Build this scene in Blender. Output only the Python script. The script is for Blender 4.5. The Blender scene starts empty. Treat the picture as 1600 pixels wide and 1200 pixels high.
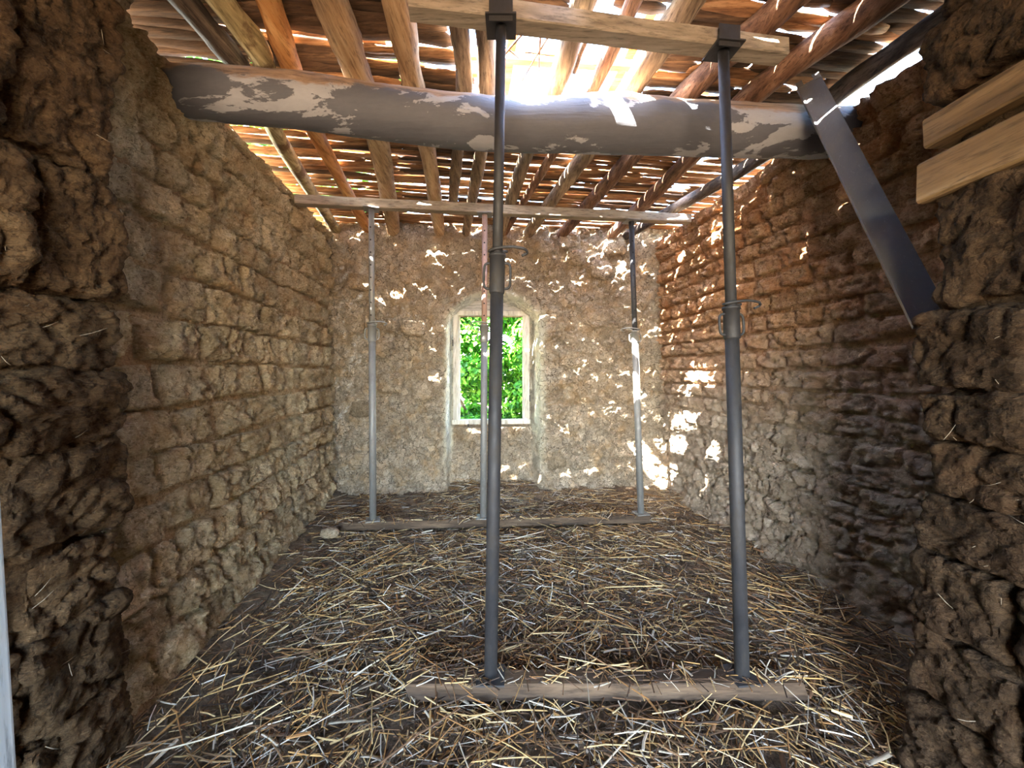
import bpy, bmesh, math, random
import numpy as np
from mathutils import Vector, Matrix, noise

# ------------------------------------------------------------------ camera, sky, sun, exposure
scene = bpy.context.scene
C = scene.collection
EYE, FPX, HZ = 1.4, 600.0, 580.0          # camera height, focal length in px of a 1600x1200 frame, horizon row
cam_d = bpy.data.cameras.new('camera')
cam_d.sensor_width = 36.0
cam_d.lens = FPX / 1600 * 36.0
cam_d.shift_y = -(600 - HZ) / 1600
cam_d.clip_start = 0.02
cam = bpy.data.objects.new('camera', cam_d)
cam.location = (0, 0, EYE)
cam.rotation_euler = (math.pi / 2, 0, 0)
C.objects.link(cam)
scene.camera = cam

SUN_DIR = Vector((1.60, 1.95, -2.73)).normalized()
world = bpy.data.worlds.new('world'); scene.world = world
world.use_nodes = True
wn = world.node_tree.nodes; wl = world.node_tree.links
sky = wn.new('ShaderNodeTexSky'); sky.sky_type = 'NISHITA'
sky.sun_disc = False
sky.sun_elevation = math.asin(-SUN_DIR.z)
sky.sun_rotation = math.atan2(-SUN_DIR.x, -SUN_DIR.y)
wl.new(sky.outputs[0], wn['Background'].inputs[0])
wn['Background'].inputs[1].default_value = 1.6
sd = bpy.data.lights.new('sun', 'SUN'); sd.energy = 60.0; sd.angle = math.radians(0.53); sd.color = (1.0, 0.94, 0.84)
sun = bpy.data.objects.new('sun', sd); sun.rotation_euler = SUN_DIR.to_track_quat('-Z', 'Y').to_euler()
sun.location = (-3, -5, 8); C.objects.link(sun)
vs = scene.view_settings
vs.view_transform = 'Standard'; vs.look = 'None'; vs.gamma = 1.0; vs.use_curve_mapping = False
vs.exposure = 2.92
scene.cycles.max_bounces = 9; scene.cycles.diffuse_bounces = 6
scene.cycles.sample_clamp_indirect = 12.0
scene.cycles.use_guiding = True; scene.cycles.use_surface_guiding = True

rng = random.Random(7)
NR = np.random.default_rng(11)
def U(a, b): return rng.uniform(a, b)

# ------------------------------------------------------------------ placement helpers
def at_y(px, py, Y): return Vector(((px - 800) / FPX * Y, Y, EYE - (py - HZ) / FPX * Y))
def at_z(px, py, Z):
    Y = (Z - EYE) * FPX / (HZ - py)
    return at_y(px, py, Y)

# ------------------------------------------------------------------ materials
def new_mat(name):
    m = bpy.data.materials.new(name); m.use_nodes = True
    nt = m.node_tree; b = nt.nodes['Principled BSDF']
    return m, nt, b
def N(nt, t, **kw):
    n = nt.nodes.new(t)
    for k, v in kw.items(): setattr(n, k, v)
    return n
def ramp(nt, fac, stops, interp='LINEAR'):
    r = N(nt, 'ShaderNodeValToRGB'); r.color_ramp.interpolation = interp
    el = r.color_ramp.elements
    while len(el) < len(stops): el.new(0.5)
    for e, (p, c) in zip(el, stops):
        e.position = p; e.color = (c[0], c[1], c[2], 1) if not isinstance(c, (int, float)) else (c, c, c, 1)
    nt.links.new(fac, r.inputs[0]); return r.outputs[0]
def mapping(nt, scale, src='Object'):
    tc = N(nt, 'ShaderNodeTexCoord'); mp = N(nt, 'ShaderNodeMapping')
    mp.inputs['Scale'].default_value = scale
    nt.links.new(tc.outputs[src], mp.inputs[0]); return mp.outputs[0]
def noise_tex(nt, vec, scale, detail=6, rough=0.6, dist=0.0):
    n = N(nt, 'ShaderNodeTexNoise'); n.inputs['Scale'].default_value = scale; n.inputs['Detail'].default_value = detail
    n.inputs['Roughness'].default_value = rough; n.inputs['Distortion'].default_value = dist
    nt.links.new(vec, n.inputs['Vector']); return n.outputs['Fac']
def mixc(nt, fac, a, b, mode='MIX'):
    m = N(nt, 'ShaderNodeMix', data_type='RGBA', blend_type=mode)
    for s, v in ((0, fac), (6, a), (7, b)):
        if isinstance(v, (int, float)): m.inputs[s].default_value = v
        elif isinstance(v, tuple): m.inputs[s].default_value = (v[0], v[1], v[2], 1)
        else: nt.links.new(v, m.inputs[s])
    return m.outputs[2]
def bump(nt, b, hts):
    prev = None
    for h, st, dist in hts:
        bp = N(nt, 'ShaderNodeBump'); bp.inputs['Strength'].default_value = st; bp.inputs['Distance'].default_value = dist
        nt.links.new(h, bp.inputs['Height'])
        if prev: nt.links.new(prev, bp.inputs['Normal'])
        prev = bp.outputs[0]
    nt.links.new(prev, b.inputs['Normal'])
def srgb(r, g, b):
    f = lambda c: (c / 255 / 12.92) if c / 255 <= 0.04045 else ((c / 255 + 0.055) / 1.055) ** 2.4
    return (f(r), f(g), f(b))

def mud(name, dark, mid, light, rust=None, rust_amt=0.3, crack=0.4, grey_below=None, attr=None, seed=0.0, fib=True, coarse=1.0):
    m, nt, b = new_mat(name)
    v = mapping(nt, (1, 1, 1)); nt.nodes['Mapping'].inputs['Location'].default_value = (seed, seed * 1.7, seed * 0.3)
    n1 = noise_tex(nt, v, 2.6 * coarse, 8, 0.62); n2 = noise_tex(nt, v, 24, 8, 0.7, 0.6); n3 = noise_tex(nt, v, 110, 4, 0.7)
    col = ramp(nt, n1, [(0.30, dark), (0.5, mid), (0.68, light)])
    col = mixc(nt, ramp(nt, n2, [(0.36, 0.0), (0.62, 0.75)]), col, mid)
    col = mixc(nt, ramp(nt, n2, [(0.33, 0.75), (0.44, 0.0)]), col, dark)
    n4 = noise_tex(nt, v, 62, 5, 0.75, 0.3)
    col = mixc(nt, ramp(nt, n4, [(0.36, 0.85), (0.47, 0.0)]), col, tuple(x * 0.5 for x in dark))
    col = mixc(nt, ramp(nt, n4, [(0.54, 0.0), (0.64, 0.7)]), col, light)
    if rust:
        nr = noise_tex(nt, v, 5.0, 6, 0.6, 0.4)
        col = mixc(nt, ramp(nt, nr, [(0.48, 0.0), (0.66, rust_amt)]), col, rust)
    if grey_below:
        gc, z0, z1 = grey_below
        tc = N(nt, 'ShaderNodeTexCoord'); sp = N(nt, 'ShaderNodeSeparateXYZ'); nt.links.new(tc.outputs['Object'], sp.inputs[0])
        mr = N(nt, 'ShaderNodeMapRange'); mr.inputs[1].default_value = z0; mr.inputs[2].default_value = z1
        mr.inputs[3].default_value = 1; mr.inputs[4].default_value = 0
        ad = N(nt, 'ShaderNodeMath', operation='MULTIPLY_ADD'); nt.links.new(n1, ad.inputs[0]); ad.inputs[1].default_value = 1.2
        nt.links.new(sp.outputs[2], ad.inputs[2])
        nt.links.new(ad.outputs[0], mr.inputs[0])
        col = mixc(nt, mr.outputs[0], col, mixc(nt, n2, gc[0], gc[1]))
    if attr:
        a = N(nt, 'ShaderNodeAttribute'); a.attribute_name = attr
        col = mixc(nt, a.outputs['Fac'], col, mixc(nt, n2, srgb(196, 186, 150), srgb(226, 222, 206)))
    oi = N(nt, 'ShaderNodeObjectInfo'); hv = N(nt, 'ShaderNodeHueSaturation'); mrv = N(nt, 'ShaderNodeMapRange')
    mrv.inputs[3].default_value = 0.80; mrv.inputs[4].default_value = 1.16; nt.links.new(oi.outputs['Random'], mrv.inputs[0])
    nt.links.new(mrv.outputs[0], hv.inputs['Value']); nt.links.new(col, hv.inputs['Color'])
    if not attr: col = hv.outputs[0]
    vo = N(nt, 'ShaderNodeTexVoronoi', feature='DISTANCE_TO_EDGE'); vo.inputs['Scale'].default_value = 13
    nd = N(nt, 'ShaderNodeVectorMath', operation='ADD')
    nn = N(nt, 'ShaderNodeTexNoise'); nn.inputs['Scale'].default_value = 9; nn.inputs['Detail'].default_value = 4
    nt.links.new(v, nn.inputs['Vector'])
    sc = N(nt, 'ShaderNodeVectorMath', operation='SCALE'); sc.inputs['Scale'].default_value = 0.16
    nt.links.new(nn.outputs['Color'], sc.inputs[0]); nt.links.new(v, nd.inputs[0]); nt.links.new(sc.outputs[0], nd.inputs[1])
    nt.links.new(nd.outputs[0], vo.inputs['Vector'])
    ck = ramp(nt, vo.outputs['Distance'], [(0.0, 0.0), (0.06, 1.0)])
    vc = N(nt, 'ShaderNodeTexVoronoi'); vc.inputs['Scale'].default_value = 13; nt.links.new(nd.outputs[0], vc.inputs['Vector'])
    bw = N(nt, 'ShaderNodeRGBToBW'); nt.links.new(vc.outputs['Color'], bw.inputs[0])
    chip = ramp(nt, bw.outputs[0], [(0.2, 0.70), (0.8, 1.10)])
    col = mixc(nt, crack, col, chip, 'MULTIPLY')
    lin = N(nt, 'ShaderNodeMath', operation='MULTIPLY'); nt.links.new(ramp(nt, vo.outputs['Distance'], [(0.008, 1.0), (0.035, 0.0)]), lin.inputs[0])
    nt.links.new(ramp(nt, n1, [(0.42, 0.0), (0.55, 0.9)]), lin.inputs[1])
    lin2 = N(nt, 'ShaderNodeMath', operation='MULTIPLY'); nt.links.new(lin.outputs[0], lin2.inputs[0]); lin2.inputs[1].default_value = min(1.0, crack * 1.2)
    col = mixc(nt, lin2.outputs[0], col, tuple(x * 0.35 for x in dark))  # dark lines painted along the cracks in place of relief shading
    hts = [(n2, 1.0, 0.05), (n4, 1.0, 0.018), (n3, 0.8, 0.006), (ck, crack, 0.012)]
    if fib:
        vf = mapping(nt, (30, 30, 150)); nf = noise_tex(nt, vf, 1.0, 5, 0.7, 1.4)
        hts.append((nf, 0.8, 0.010))
        col = mixc(nt, ramp(nt, nf, [(0.56, 0.0), (0.66, 0.6)]), col, light)
    nt.links.new(col, b.inputs['Base Color']); b.inputs['Roughness'].default_value = 0.95
    b.inputs['Specular IOR Level'].default_value = 0.15
    bump(nt, b, hts); return m

def wood(name, c1, c2, c3, axis='X', scale=1.0, rough=0.8, blotch=None, bump_d=0.006, rand=0.25, knots=0.0):
    m, nt, b = new_mat(name)
    s = {'X': (1.6, 16, 16), 'Y': (16, 1.6, 16), 'Z': (16, 16, 1.6)}[axis]
    v = mapping(nt, tuple(x * scale for x in s))
    oi = N(nt, 'ShaderNodeObjectInfo')
    ad = N(nt, 'ShaderNodeVectorMath', operation='ADD'); nt.links.new(v, ad.inputs[0])
    ml = N(nt, 'ShaderNodeMath', operation='MULTIPLY'); ml.inputs[1].default_value = 37.0; nt.links.new(oi.outputs['Random'], ml.inputs[0])
    nt.links.new(ml.outputs[0], ad.inputs[1]); v = ad.outputs[0]
    n1 = noise_tex(nt, v, 1.3, 8, 0.65, 0.5); n2 = noise_tex(nt, v, 6.0, 5, 0.7)
    col = ramp(nt, n1, [(0.32, c1), (0.5, c2), (0.66, c3)])
    col = mixc(nt, ramp(nt, n2, [(0.35, 0.7), (0.5, 0.0)]), col, tuple(x * 0.45 for x in c1))
    if blotch:
        v2 = mapping(nt, (1, 1, 1)); nb = noise_tex(nt, v2, 6, 6, 0.6)
        col = mixc(nt, ramp(nt, nb, [(0.5, 0.0), (0.6, 0.8)]), col, blotch)
    hv = N(nt, 'ShaderNodeHueSaturation')
    mr = N(nt, 'ShaderNodeMapRange'); mr.inputs[3].default_value = 1 - rand; mr.inputs[4].default_value = 1 + rand
    nt.links.new(oi.outputs['Random'], mr.inputs[0]); nt.links.new(mr.outputs[0], hv.inputs['Value'])
    nt.links.new(col, hv.inputs['Color'])
    nt.links.new(hv.outputs[0], b.inputs['Base Color']); b.inputs['Roughness'].default_value = rough
    b.inputs['Specular IOR Level'].default_value = 0.25
    bump(nt, b, [(n1, 0.9, bump_d), (n2, 0.6, bump_d * 0.4)]); return m

def steel(name, base, rust, rough=0.5, metal=0.7, amt=0.3):
    m, nt, b = new_mat(name); v = mapping(nt, (1, 1, 0.5))
    n1 = noise_tex(nt, v, 14, 8, 0.7); n2 = noise_tex(nt, v, 90, 4, 0.6)
    col = mixc(nt, ramp(nt, n1, [(0.5, 0.0), (0.65, amt)]), base, rust)
    col = mixc(nt, ramp(nt, n2, [(0.62, 0.0), (0.7, 0.35)]), col, tuple(min(1, x * 2.2) for x in base))
    nt.links.new(col, b.inputs['Base Color']); b.inputs['Metallic'].default_value = metal
    nt.links.new(ramp(nt, n1, [(0.3, rough - 0.1), (0.7, rough + 0.25)]), b.inputs['Roughness'])
    bump(nt, b, [(n2, 0.3, 0.001)]); return m

def vcol_mat(name, attr='Col', rough=0.75, transl=0.0):
    m, nt, b = new_mat(name)
    a = N(nt, 'ShaderNodeAttribute'); a.attribute_name = attr
    nt.links.new(a.outputs['Color'], b.inputs['Base Color']); b.inputs['Roughness'].default_value = rough
    b.inputs['Specular IOR Level'].default_value = 0.15
    if transl:
        out = nt.nodes['Material Output']; tr = N(nt, 'ShaderNodeBsdfTranslucent'); mx = N(nt, 'ShaderNodeMixShader')
        mx.inputs[0].default_value = transl; nt.links.new(a.outputs['Color'], tr.inputs[0])
        nt.links.new(b.outputs[0], mx.inputs[1]); nt.links.new(tr.outputs[0], mx.inputs[2]); nt.links.new(mx.outputs[0], out.inputs[0])
    return m

M = {}
M['mud_left'] = mud('adobe pale straw', srgb(164, 138, 102), srgb(204, 182, 144), srgb(232, 216, 184), srgb(182, 142, 96), 0.5, seed=3)
M['mortar_left'] = mud('mortar ochre', srgb(144, 114, 80), srgb(188, 158, 118), srgb(216, 192, 154), srgb(172, 126, 82), 0.5, seed=8)
M['mud_right'] = mud('adobe orange', srgb(154, 112, 76), srgb(194, 150, 110), srgb(222, 186, 150), srgb(186, 122, 74), 0.6, grey_below=((srgb(146, 130, 112), srgb(212, 198, 178)), 1.5, 2.5), seed=5)
M['mortar_right'] = mud('mortar orange', srgb(124, 86, 54), srgb(160, 116, 78), srgb(192, 152, 114), srgb(152, 96, 54), 0.6, grey_below=((srgb(128, 114, 96), srgb(184, 168, 148)), 1.5, 2.5), seed=6)
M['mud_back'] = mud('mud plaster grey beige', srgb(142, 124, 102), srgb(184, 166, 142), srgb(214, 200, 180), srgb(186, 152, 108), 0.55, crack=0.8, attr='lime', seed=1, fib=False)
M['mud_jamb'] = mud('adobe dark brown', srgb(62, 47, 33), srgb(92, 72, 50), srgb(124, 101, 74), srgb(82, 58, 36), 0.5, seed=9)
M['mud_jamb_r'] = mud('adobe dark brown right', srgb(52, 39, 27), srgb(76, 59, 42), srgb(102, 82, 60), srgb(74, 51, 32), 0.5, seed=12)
M['stone'] = mud('field stone', srgb(120, 104, 84), srgb(164, 146, 120), srgb(190, 174, 150), seed=4, fib=False, crack=0.1)
M['dirt'] = mud('earth floor', srgb(76, 64, 54), srgb(118, 102, 84), srgb(150, 132, 108), srgb(130, 104, 78), 0.5, seed=2, crack=0.1, fib=False)
M['rear'] = mud('plain earth', srgb(120, 95, 70), srgb(150, 122, 92), srgb(170, 145, 115), seed=14, fib=False, crack=0.1)
M['slat'] = wood('split cane roof', srgb(92, 62, 38), srgb(142, 102, 68), srgb(180, 142, 104), 'X', 1.0, 0.85, rand=0.3)
M['slat_dark'] = wood('split cane roof shaded dark', srgb(46, 34, 25), srgb(78, 58, 42), srgb(112, 86, 62), 'X', 1.0, 0.85, rand=0.3)  # darker cane puts shade of gapless roof areas into colour; some strewn randomly
M['pole_grey'] = wood('weathered pole grey', srgb(84, 70, 56), srgb(132, 112, 90), srgb(176, 154, 124), 'Y', 0.8, 0.85, bump_d=0.012, rand=0.12)
M['pole_dark'] = wood('weathered pole dark', srgb(44, 38, 34), srgb(78, 68, 60), srgb(116, 102, 88), 'Y', 0.8, 0.85, bump_d=0.012, rand=0.12)
M['pole_orange'] = wood('peeled pole orange', srgb(148, 94, 50), srgb(186, 132, 78), srgb(206, 160, 106), 'Y', 0.6, 0.7, bump_d=0.004, rand=0.08)
M['pole_tan'] = wood('peeled pole tan', srgb(120, 92, 64), srgb(162, 132, 98), srgb(188, 162, 128), 'Y', 0.7, 0.8, bump_d=0.007, rand=0.1)
M['pole_red'] = wood('bark pole red brown', srgb(70, 49, 37), srgb(116, 84, 63), srgb(150, 117, 92), 'Y', 0.9, 0.85, bump_d=0.014, rand=0.1)
M['pole_moss'] = wood('pole yellow grey', srgb(110, 98, 68), srgb(172, 156, 114), srgb(204, 190, 150), 'Y', 0.8, 0.85, bump_d=0.01, rand=0.1, blotch=srgb(90, 66, 46))
M['board_pale'] = wood('pale sawn board', srgb(104, 94, 80), srgb(130, 119, 103), srgb(148, 138, 122), 'X', 0.8, 0.75, bump_d=0.002, rand=0.08)
M['board_brown'] = wood('dirty sawn board', srgb(50, 39, 30), srgb(74, 59, 45), srgb(98, 80, 62), 'X', 0.8, 0.8, bump_d=0.003, rand=0.1)
M['board_yellow'] = wood('yellow sawn board', srgb(84, 66, 43), srgb(112, 90, 61), srgb(130, 108, 78), 'Y', 0.7, 0.75, bump_d=0.002, rand=0.08)
M['twig'] = wood('dark twig', srgb(50, 36, 26), srgb(80, 58, 40), srgb(110, 84, 60), 'Z', 1, 0.85)
M['outer_timber'] = wood('outer roof timber', srgb(190, 120, 60), srgb(220, 150, 86), srgb(236, 176, 112), 'X', 0.6, 0.75, rand=0.05)
M['steel_dark'] = steel('dark prop steel', srgb(30, 30, 33), srgb(40, 35, 29), 0.62, 0.0, 0.7)
M['steel_galv'] = steel('grey prop steel', srgb(112, 112, 110), srgb(96, 86, 76), 0.55, 0.3)
M['steel_red'] = steel('reddish prop tube', srgb(150, 122, 108), srgb(112, 80, 64), 0.6, 0.3, 0.6)
M['channel'] = steel('grey steel plank', srgb(86, 86, 88), srgb(108, 104, 100), 0.55, 0.3, 0.5)
M['black'] = steel('pin hole shade', srgb(16, 15, 14), srgb(20, 18, 16), 0.8, 0.0)
M['frame_paint'] = wood('worn window paint', srgb(150, 146, 134), srgb(184, 180, 168), srgb(204, 200, 190), 'Z', 0.6, 0.7, bump_d=0.002, rand=0.05)
M['panel_grey'] = wood('grey arch panel', srgb(130, 128, 124), srgb(156, 154, 150), srgb(176, 174, 170), 'X', 0.6, 0.7, bump_d=0.002, rand=0.03)
M['white_paint'] = wood('white painted board', srgb(120, 128, 134), srgb(140, 148, 154), srgb(154, 162, 168), 'Z', 0.6, 0.5, bump_d=0.001, rand=0.03)
M['straw'] = vcol_mat('straw litter')
M['leaf'] = vcol_mat('green leaves', rough=0.5, transl=0.45)
M['bark'] = wood('tree bark', srgb(70, 56, 44), srgb(104, 86, 68), srgb(130, 112, 92), 'Z', 0.8)

def painted_log():
    m, nt, b = new_mat('peeling grey paint on log'); v = mapping(nt, (0.55, 1.3, 1.3))
    n1 = noise_tex(nt, v, 4.2, 10, 0.62, 0.3); n0 = noise_tex(nt, v, 30, 6, 0.7)
    tc = N(nt, 'ShaderNodeTexCoord'); sp = N(nt, 'ShaderNodeSeparateXYZ'); nt.links.new(tc.outputs['Object'], sp.inputs[0])
    vv = mapping(nt, (1.2, 16, 16)); ng = noise_tex(nt, vv, 2.0, 8, 0.65, 0.4)
    paint = mixc(nt, n0, srgb(66, 68, 75), srgb(84, 86, 92))
    under = mixc(nt, n0, srgb(124, 126, 132), srgb(148, 150, 154))
    woodc = ramp(nt, ng, [(0.3, srgb(70, 56, 44)), (0.5, srgb(128, 106, 86)), (0.7, srgb(160, 138, 116))])
    msk = ramp(nt, n1, [(0.545, 0.0), (0.556, 1.0)])
    col = mixc(nt, msk, paint, under)
    ma = N(nt, 'ShaderNodeMath', operation='MULTIPLY_ADD'); nt.links.new(n1, ma.inputs[0]); ma.inputs[1].default_value = 0.28
    nt.links.new(sp.outputs[2], ma.inputs[2])
    wm = N(nt, 'ShaderNodeMapRange'); nt.links.new(ma.outputs[0], wm.inputs[0]); wm.inputs[1].default_value = 3.015; wm.inputs[2].default_value = 3.035
    col = mixc(nt, wm.outputs[0], col, woodc)
    nt.links.new(col, b.inputs['Base Color']); b.inputs['Roughness'].default_value = 0.7
    inv = N(nt, 'ShaderNodeMath', operation='SUBTRACT'); inv.inputs[0].default_value = 1; nt.links.new(msk, inv.inputs[1])
    bump(nt, b, [(inv.outputs[0], 0.6, 0.004), (ng, 0.6, 0.006), (n0, 0.3, 0.003)]); return m
M['beam'] = painted_log()

# ------------------------------------------------------------------ mesh helpers
def link(name, me, mat=None, parent=None, smooth=True):
    if mat: me.materials.append(M[mat] if isinstance(mat, str) else mat)
    if smooth: me.polygons.foreach_set('use_smooth', [True] * len(me.polygons))
    o = bpy.data.objects.new(name, me); C.objects.link(o)
    if parent: o.parent = parent
    return o
def mesh(name, vs_, fs, mat=None, parent=None, smooth=True):
    me = bpy.data.meshes.new(name); me.from_pydata([tuple(v) for v in vs_], [], fs); me.update()
    return link(name, me, mat, parent, smooth)
def tag(o, label, cat, group=None):
    o['label'] = label; o['category'] = cat
    if group: o['group'] = group
    return o
def struct(o, label=None):
    o['kind'] = 'structure'
    if label: o['label'] = label
    return o
def empty(name, loc=(0, 0, 0)):
    o = bpy.data.objects.new(name, None); o.location = loc; o.empty_display_size = 0.1; C.objects.link(o); return o
def child(o, parent):
    o.parent = parent; o.matrix_parent_inverse = Matrix.Translation(-parent.location); return o

def catmull(pts, n):
    out = []
    P = [pts[0] * 2 - pts[1]] + list(pts) + [pts[-1] * 2 - pts[-2]]
    for i in range(1, len(P) - 2):
        for k in range(n):
            t = k / n; a, b, c, d = P[i - 1], P[i], P[i + 1], P[i + 2]
            out.append(0.5 * ((2 * b) + (c - a) * t + (2 * a - 5 * b + 4 * c - d) * t * t + (3 * b - a - 3 * c + d) * t ** 3))
    out.append(P[-2].copy()); return out
def tube(pts, radii, seg=12, rough=0.0, nscale=8.0, vs_=None, fs=None, hole=None):
    """closed tube through pts; returns vertex and face lists"""
    vs_ = [] if vs_ is None else vs_; fs = [] if fs is None else fs
    base = len(vs_); n = len(pts); up = None
    for i, p in enumerate(pts):
        t = (pts[min(i + 1, n - 1)] - pts[max(i - 1, 0)]).normalized()
        if up is None:
            up = Vector((0, 0, 1)) if abs(t.z) < 0.9 else Vector((0, 1, 0))
        a = t.cross(up).normalized(); up = a.cross(t).normalized()
        r = radii[i] if hasattr(radii, '__len__') else radii
        for k in range(seg):
            an = 2 * math.pi * k / seg; d = a * math.cos(an) + up * math.sin(an); q = p + d * r
            if rough:
                h = noise.fractal(q * nscale, 0.8, 2.2, 4) * rough + noise.noise(q * nscale * 0.3) * rough * 1.4
                q = q + d * h
            vs_.append(q)
    for i in range(n - 1):
        for k in range(seg):
            a0 = base + i * seg + k; a1 = base + i * seg + (k + 1) % seg
            fs.append((a0, a1, a1 + seg, a0 + seg))
    for i, rev in ((0, True), (n - 1, False)):
        c = len(vs_); vs_.append(pts[i].copy())
        for k in range(seg):
            a0 = base + i * seg + k; a1 = base + i * seg + (k + 1) % seg
            fs.append((c, a1, a0) if rev else (c, a0, a1))
    return vs_, fs
def tube_obj(name, pts, r, mat, parent=None, seg=12, rough=0.0, nscale=8.0):
    v, f = tube([Vector(p) for p in pts], r, seg, rough, nscale); return mesh(name, v, f, mat, parent)
def box_bm(bm, c, size, rot=None, bev=0.004, cuts=0):
    r = bmesh.ops.create_cube(bm, size=1.0); vv = r['verts']
    bmesh.ops.scale(bm, vec=size, verts=vv)
    if bev:
        ed = list({e for v in vv for e in v.link_edges})
        r2 = bmesh.ops.bevel(bm, geom=ed, offset=bev, segments=2, profile=0.7, affect='EDGES')
        vv = list({v for f in r2['faces'] for v in f.verts} | {v for v in vv if v.is_valid})
    mtx = Matrix.Translation(Vector(c)) @ (rot.to_4x4() if rot else Matrix.Identity(4))
    bmesh.ops.transform(bm, matrix=mtx, verts=vv)
def boxes(name, items, mat, parent=None, bev=0.004):
    bm = bmesh.new()
    for it in items: box_bm(bm, it[0], it[1], it[2] if len(it) > 2 else None, bev)
    me = bpy.data.meshes.new(name); bm.to_mesh(me); bm.free()
    return link(name, me, mat, parent, smooth=False)
def beam_box(name, p0, p1, w, h, mat, parent=None, up=Vector((0, 0, 1)), wob=0.004, n=16, skew=0.0):
    """sawn timber from p0 to p1 (axis), w across, h along up; slightly uneven edges"""
    p0 = Vector(p0); p1 = Vector(p1); t = (p1 - p0).normalized(); a = t.cross(up).normalized(); u = a.cross(t)
    prof = []
    c = min(w, h) * 0.06
    for sx, sy in ((-1, -1), (1, -1), (1, 1), (-1, 1)):
        ex = (sx * (w / 2 - c), sy * h / 2); ey = (sx * w / 2, sy * (h / 2 - c))
        prof += [ex, ey] if (sx, sy) in ((1, -1), (-1, 1)) else [ey, ex]
    vs_, fs = [], []
    m = len(prof)
    for i in range(n + 1):
        p = p0.lerp(p1, i / n)
        for (x, y) in prof:
            q = p + a * x + u * y
            q += (a * noise.noise(q * 3.1) + u * noise.noise(q * 3.1 + Vector((9, 0, 0)))) * wob
            if i in (0, n): q += t * noise.noise(q * 14) * 0.006 + t * skew * y
            vs_.append(q)
    for i in range(n):
        for k in range(m):
            fs.append((i * m + k, i * m + (k + 1) % m, (i + 1) * m + (k + 1) % m, (i + 1) * m + k))
    fs.append(tuple(range(m - 1, -1, -1))); fs.append(tuple(range(n * m, n * m + m)))
    o = mesh(name, vs_, fs, mat, parent, smooth=False); return o

def crag_h(p, sc):
    d, pts = noise.voronoi(p * sc); c = pts[0]
    return (math.sin(c[0] * 91.7 + c[1] * 47.3 + c[2] * 73.1) * 0.5 + min(d[1] - d[0], 0.30) * 2.2 - 0.45)
def lump_data(center, half, rough=0.02, k=8.0, n=10, seed=0.0, rot=None, crag=0.5):
    idx = {}; vs_ = []; fs = []; c = Vector(center); so = Vector((seed * 3.1, seed * 1.7, seed))
    def vid(p):
        key = (round(p[0], 4), round(p[1], 4), round(p[2], 4))
        if key in idx: return idx[key]
        s = sum(abs(x) ** k for x in p) ** (1.0 / k)
        q = Vector((p[0] / s * half[0], p[1] / s * half[1], p[2] / s * half[2]))
        nrm = Vector((math.copysign(abs(p[0] / s) ** (k - 1), p[0]) / half[0], math.copysign(abs(p[1] / s) ** (k - 1), p[1]) / half[1], math.copysign(abs(p[2] / s) ** (k - 1), p[2]) / half[2])).normalized()
        w = q + so
        w2 = w + noise.noise_vector(w * 9) * 0.03
        h = noise.fractal(w * 7, 0.8, 2.1, 6) * rough * 0.7 + crag_h(w2, 9) * rough * crag + crag_h(w2, 24) * rough * crag * 0.45
        q = q + nrm * h
        if rot: q = rot @ q
        idx[key] = len(vs_); vs_.append(q + c); return idx[key]
    L = [-1 + 2 * i / n for i in range(n + 1)]
    for ax in range(3):
        for sg in (-1, 1):
            for i in range(n):
                for j in range(n):
                    quad = []
                    for (a, b) in ((L[i], L[j]), (L[i + 1], L[j]), (L[i + 1], L[j + 1]), (L[i], L[j + 1])):
                        p = [0, 0, 0]; p[ax] = sg; p[(ax + 1) % 3] = a; p[(ax + 2) % 3] = b; quad.append(vid(p))
                    fs.append(tuple(quad) if sg > 0 else tuple(reversed(quad)))
    return vs_, fs
def lump(name, center, half, mat, parent=None, **kw):
    v, f = lump_data(center, half, **kw); return mesh(name, v, f, mat, parent)

# ------------------------------------------------------------------ walls
def lerp(a, b, t): return a + (b - a) * t
class Surf:
    """bilinear wall face: bottom corners A0,A1, top corners B0,B1; normal points into the room"""
    def __init__(s, A0, A1, B0, B1, inward):
        s.A0, s.A1, s.B0, s.B1 = map(Vector, (A0, A1, B0, B1)); s.L = (s.A1 - s.A0).length; s.H = s.B0.z - s.A0.z
        n = (s.A1 - s.A0).cross(s.B0 - s.A0).normalized()
        s.n = n if n.dot(Vector(inward)) > 0 else -n
        s.flip = n.dot(Vector(inward)) < 0
    def p(s, u, z):
        t = u / s.L; w = z / s.H
        return s.A0.lerp(s.A1, t).lerp(s.B0.lerp(s.B1, t), w)
def wall_grid(name, S, step, disp, mat, thick=0.45, top=None):
    nu = int(S.L / step); nz = int(S.H / step); vs_ = []; fs = []
    for j in range(nz + 1):
        for i in range(nu + 1):
            u = S.L * i / nu
            hh = S.H if top is None else top(u)
            z = hh * j / nz
            p = S.p(u, z); q = p + S.n * disp(u, z, p)
            vs_.append(q)
    W = nu + 1
    for j in range(nz):
        for i in range(nu):
            f = (j * W + i, j * W + i + 1, (j + 1) * W + i + 1, (j + 1) * W + i)
            fs.append(tuple(reversed(f)) if S.flip else f)
    # thickness: back sheet, top, ends
    b0 = len(vs_)
    ring = [i for i in range(W)] + [j * W + nu for j in range(1, nz + 1)] + [nz * W + i for i in range(nu - 1, -1, -1)] + [j * W for j in range(nz - 1, 0, -1)]
    for r in ring: vs_.append(vs_[r] - S.n * thick)
    n = len(ring)
    for k in range(n):
        f = (ring[k], b0 + k, b0 + (k + 1) % n, ring[(k + 1) % n])
        fs.append(tuple(reversed(f)) if S.flip else f)
    f = tuple(b0 + n - 1 - k for k in range(n)); fs.append(tuple(reversed(f)) if S.flip else f)
    return struct(mesh(name, vs_, fs, mat))
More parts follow.
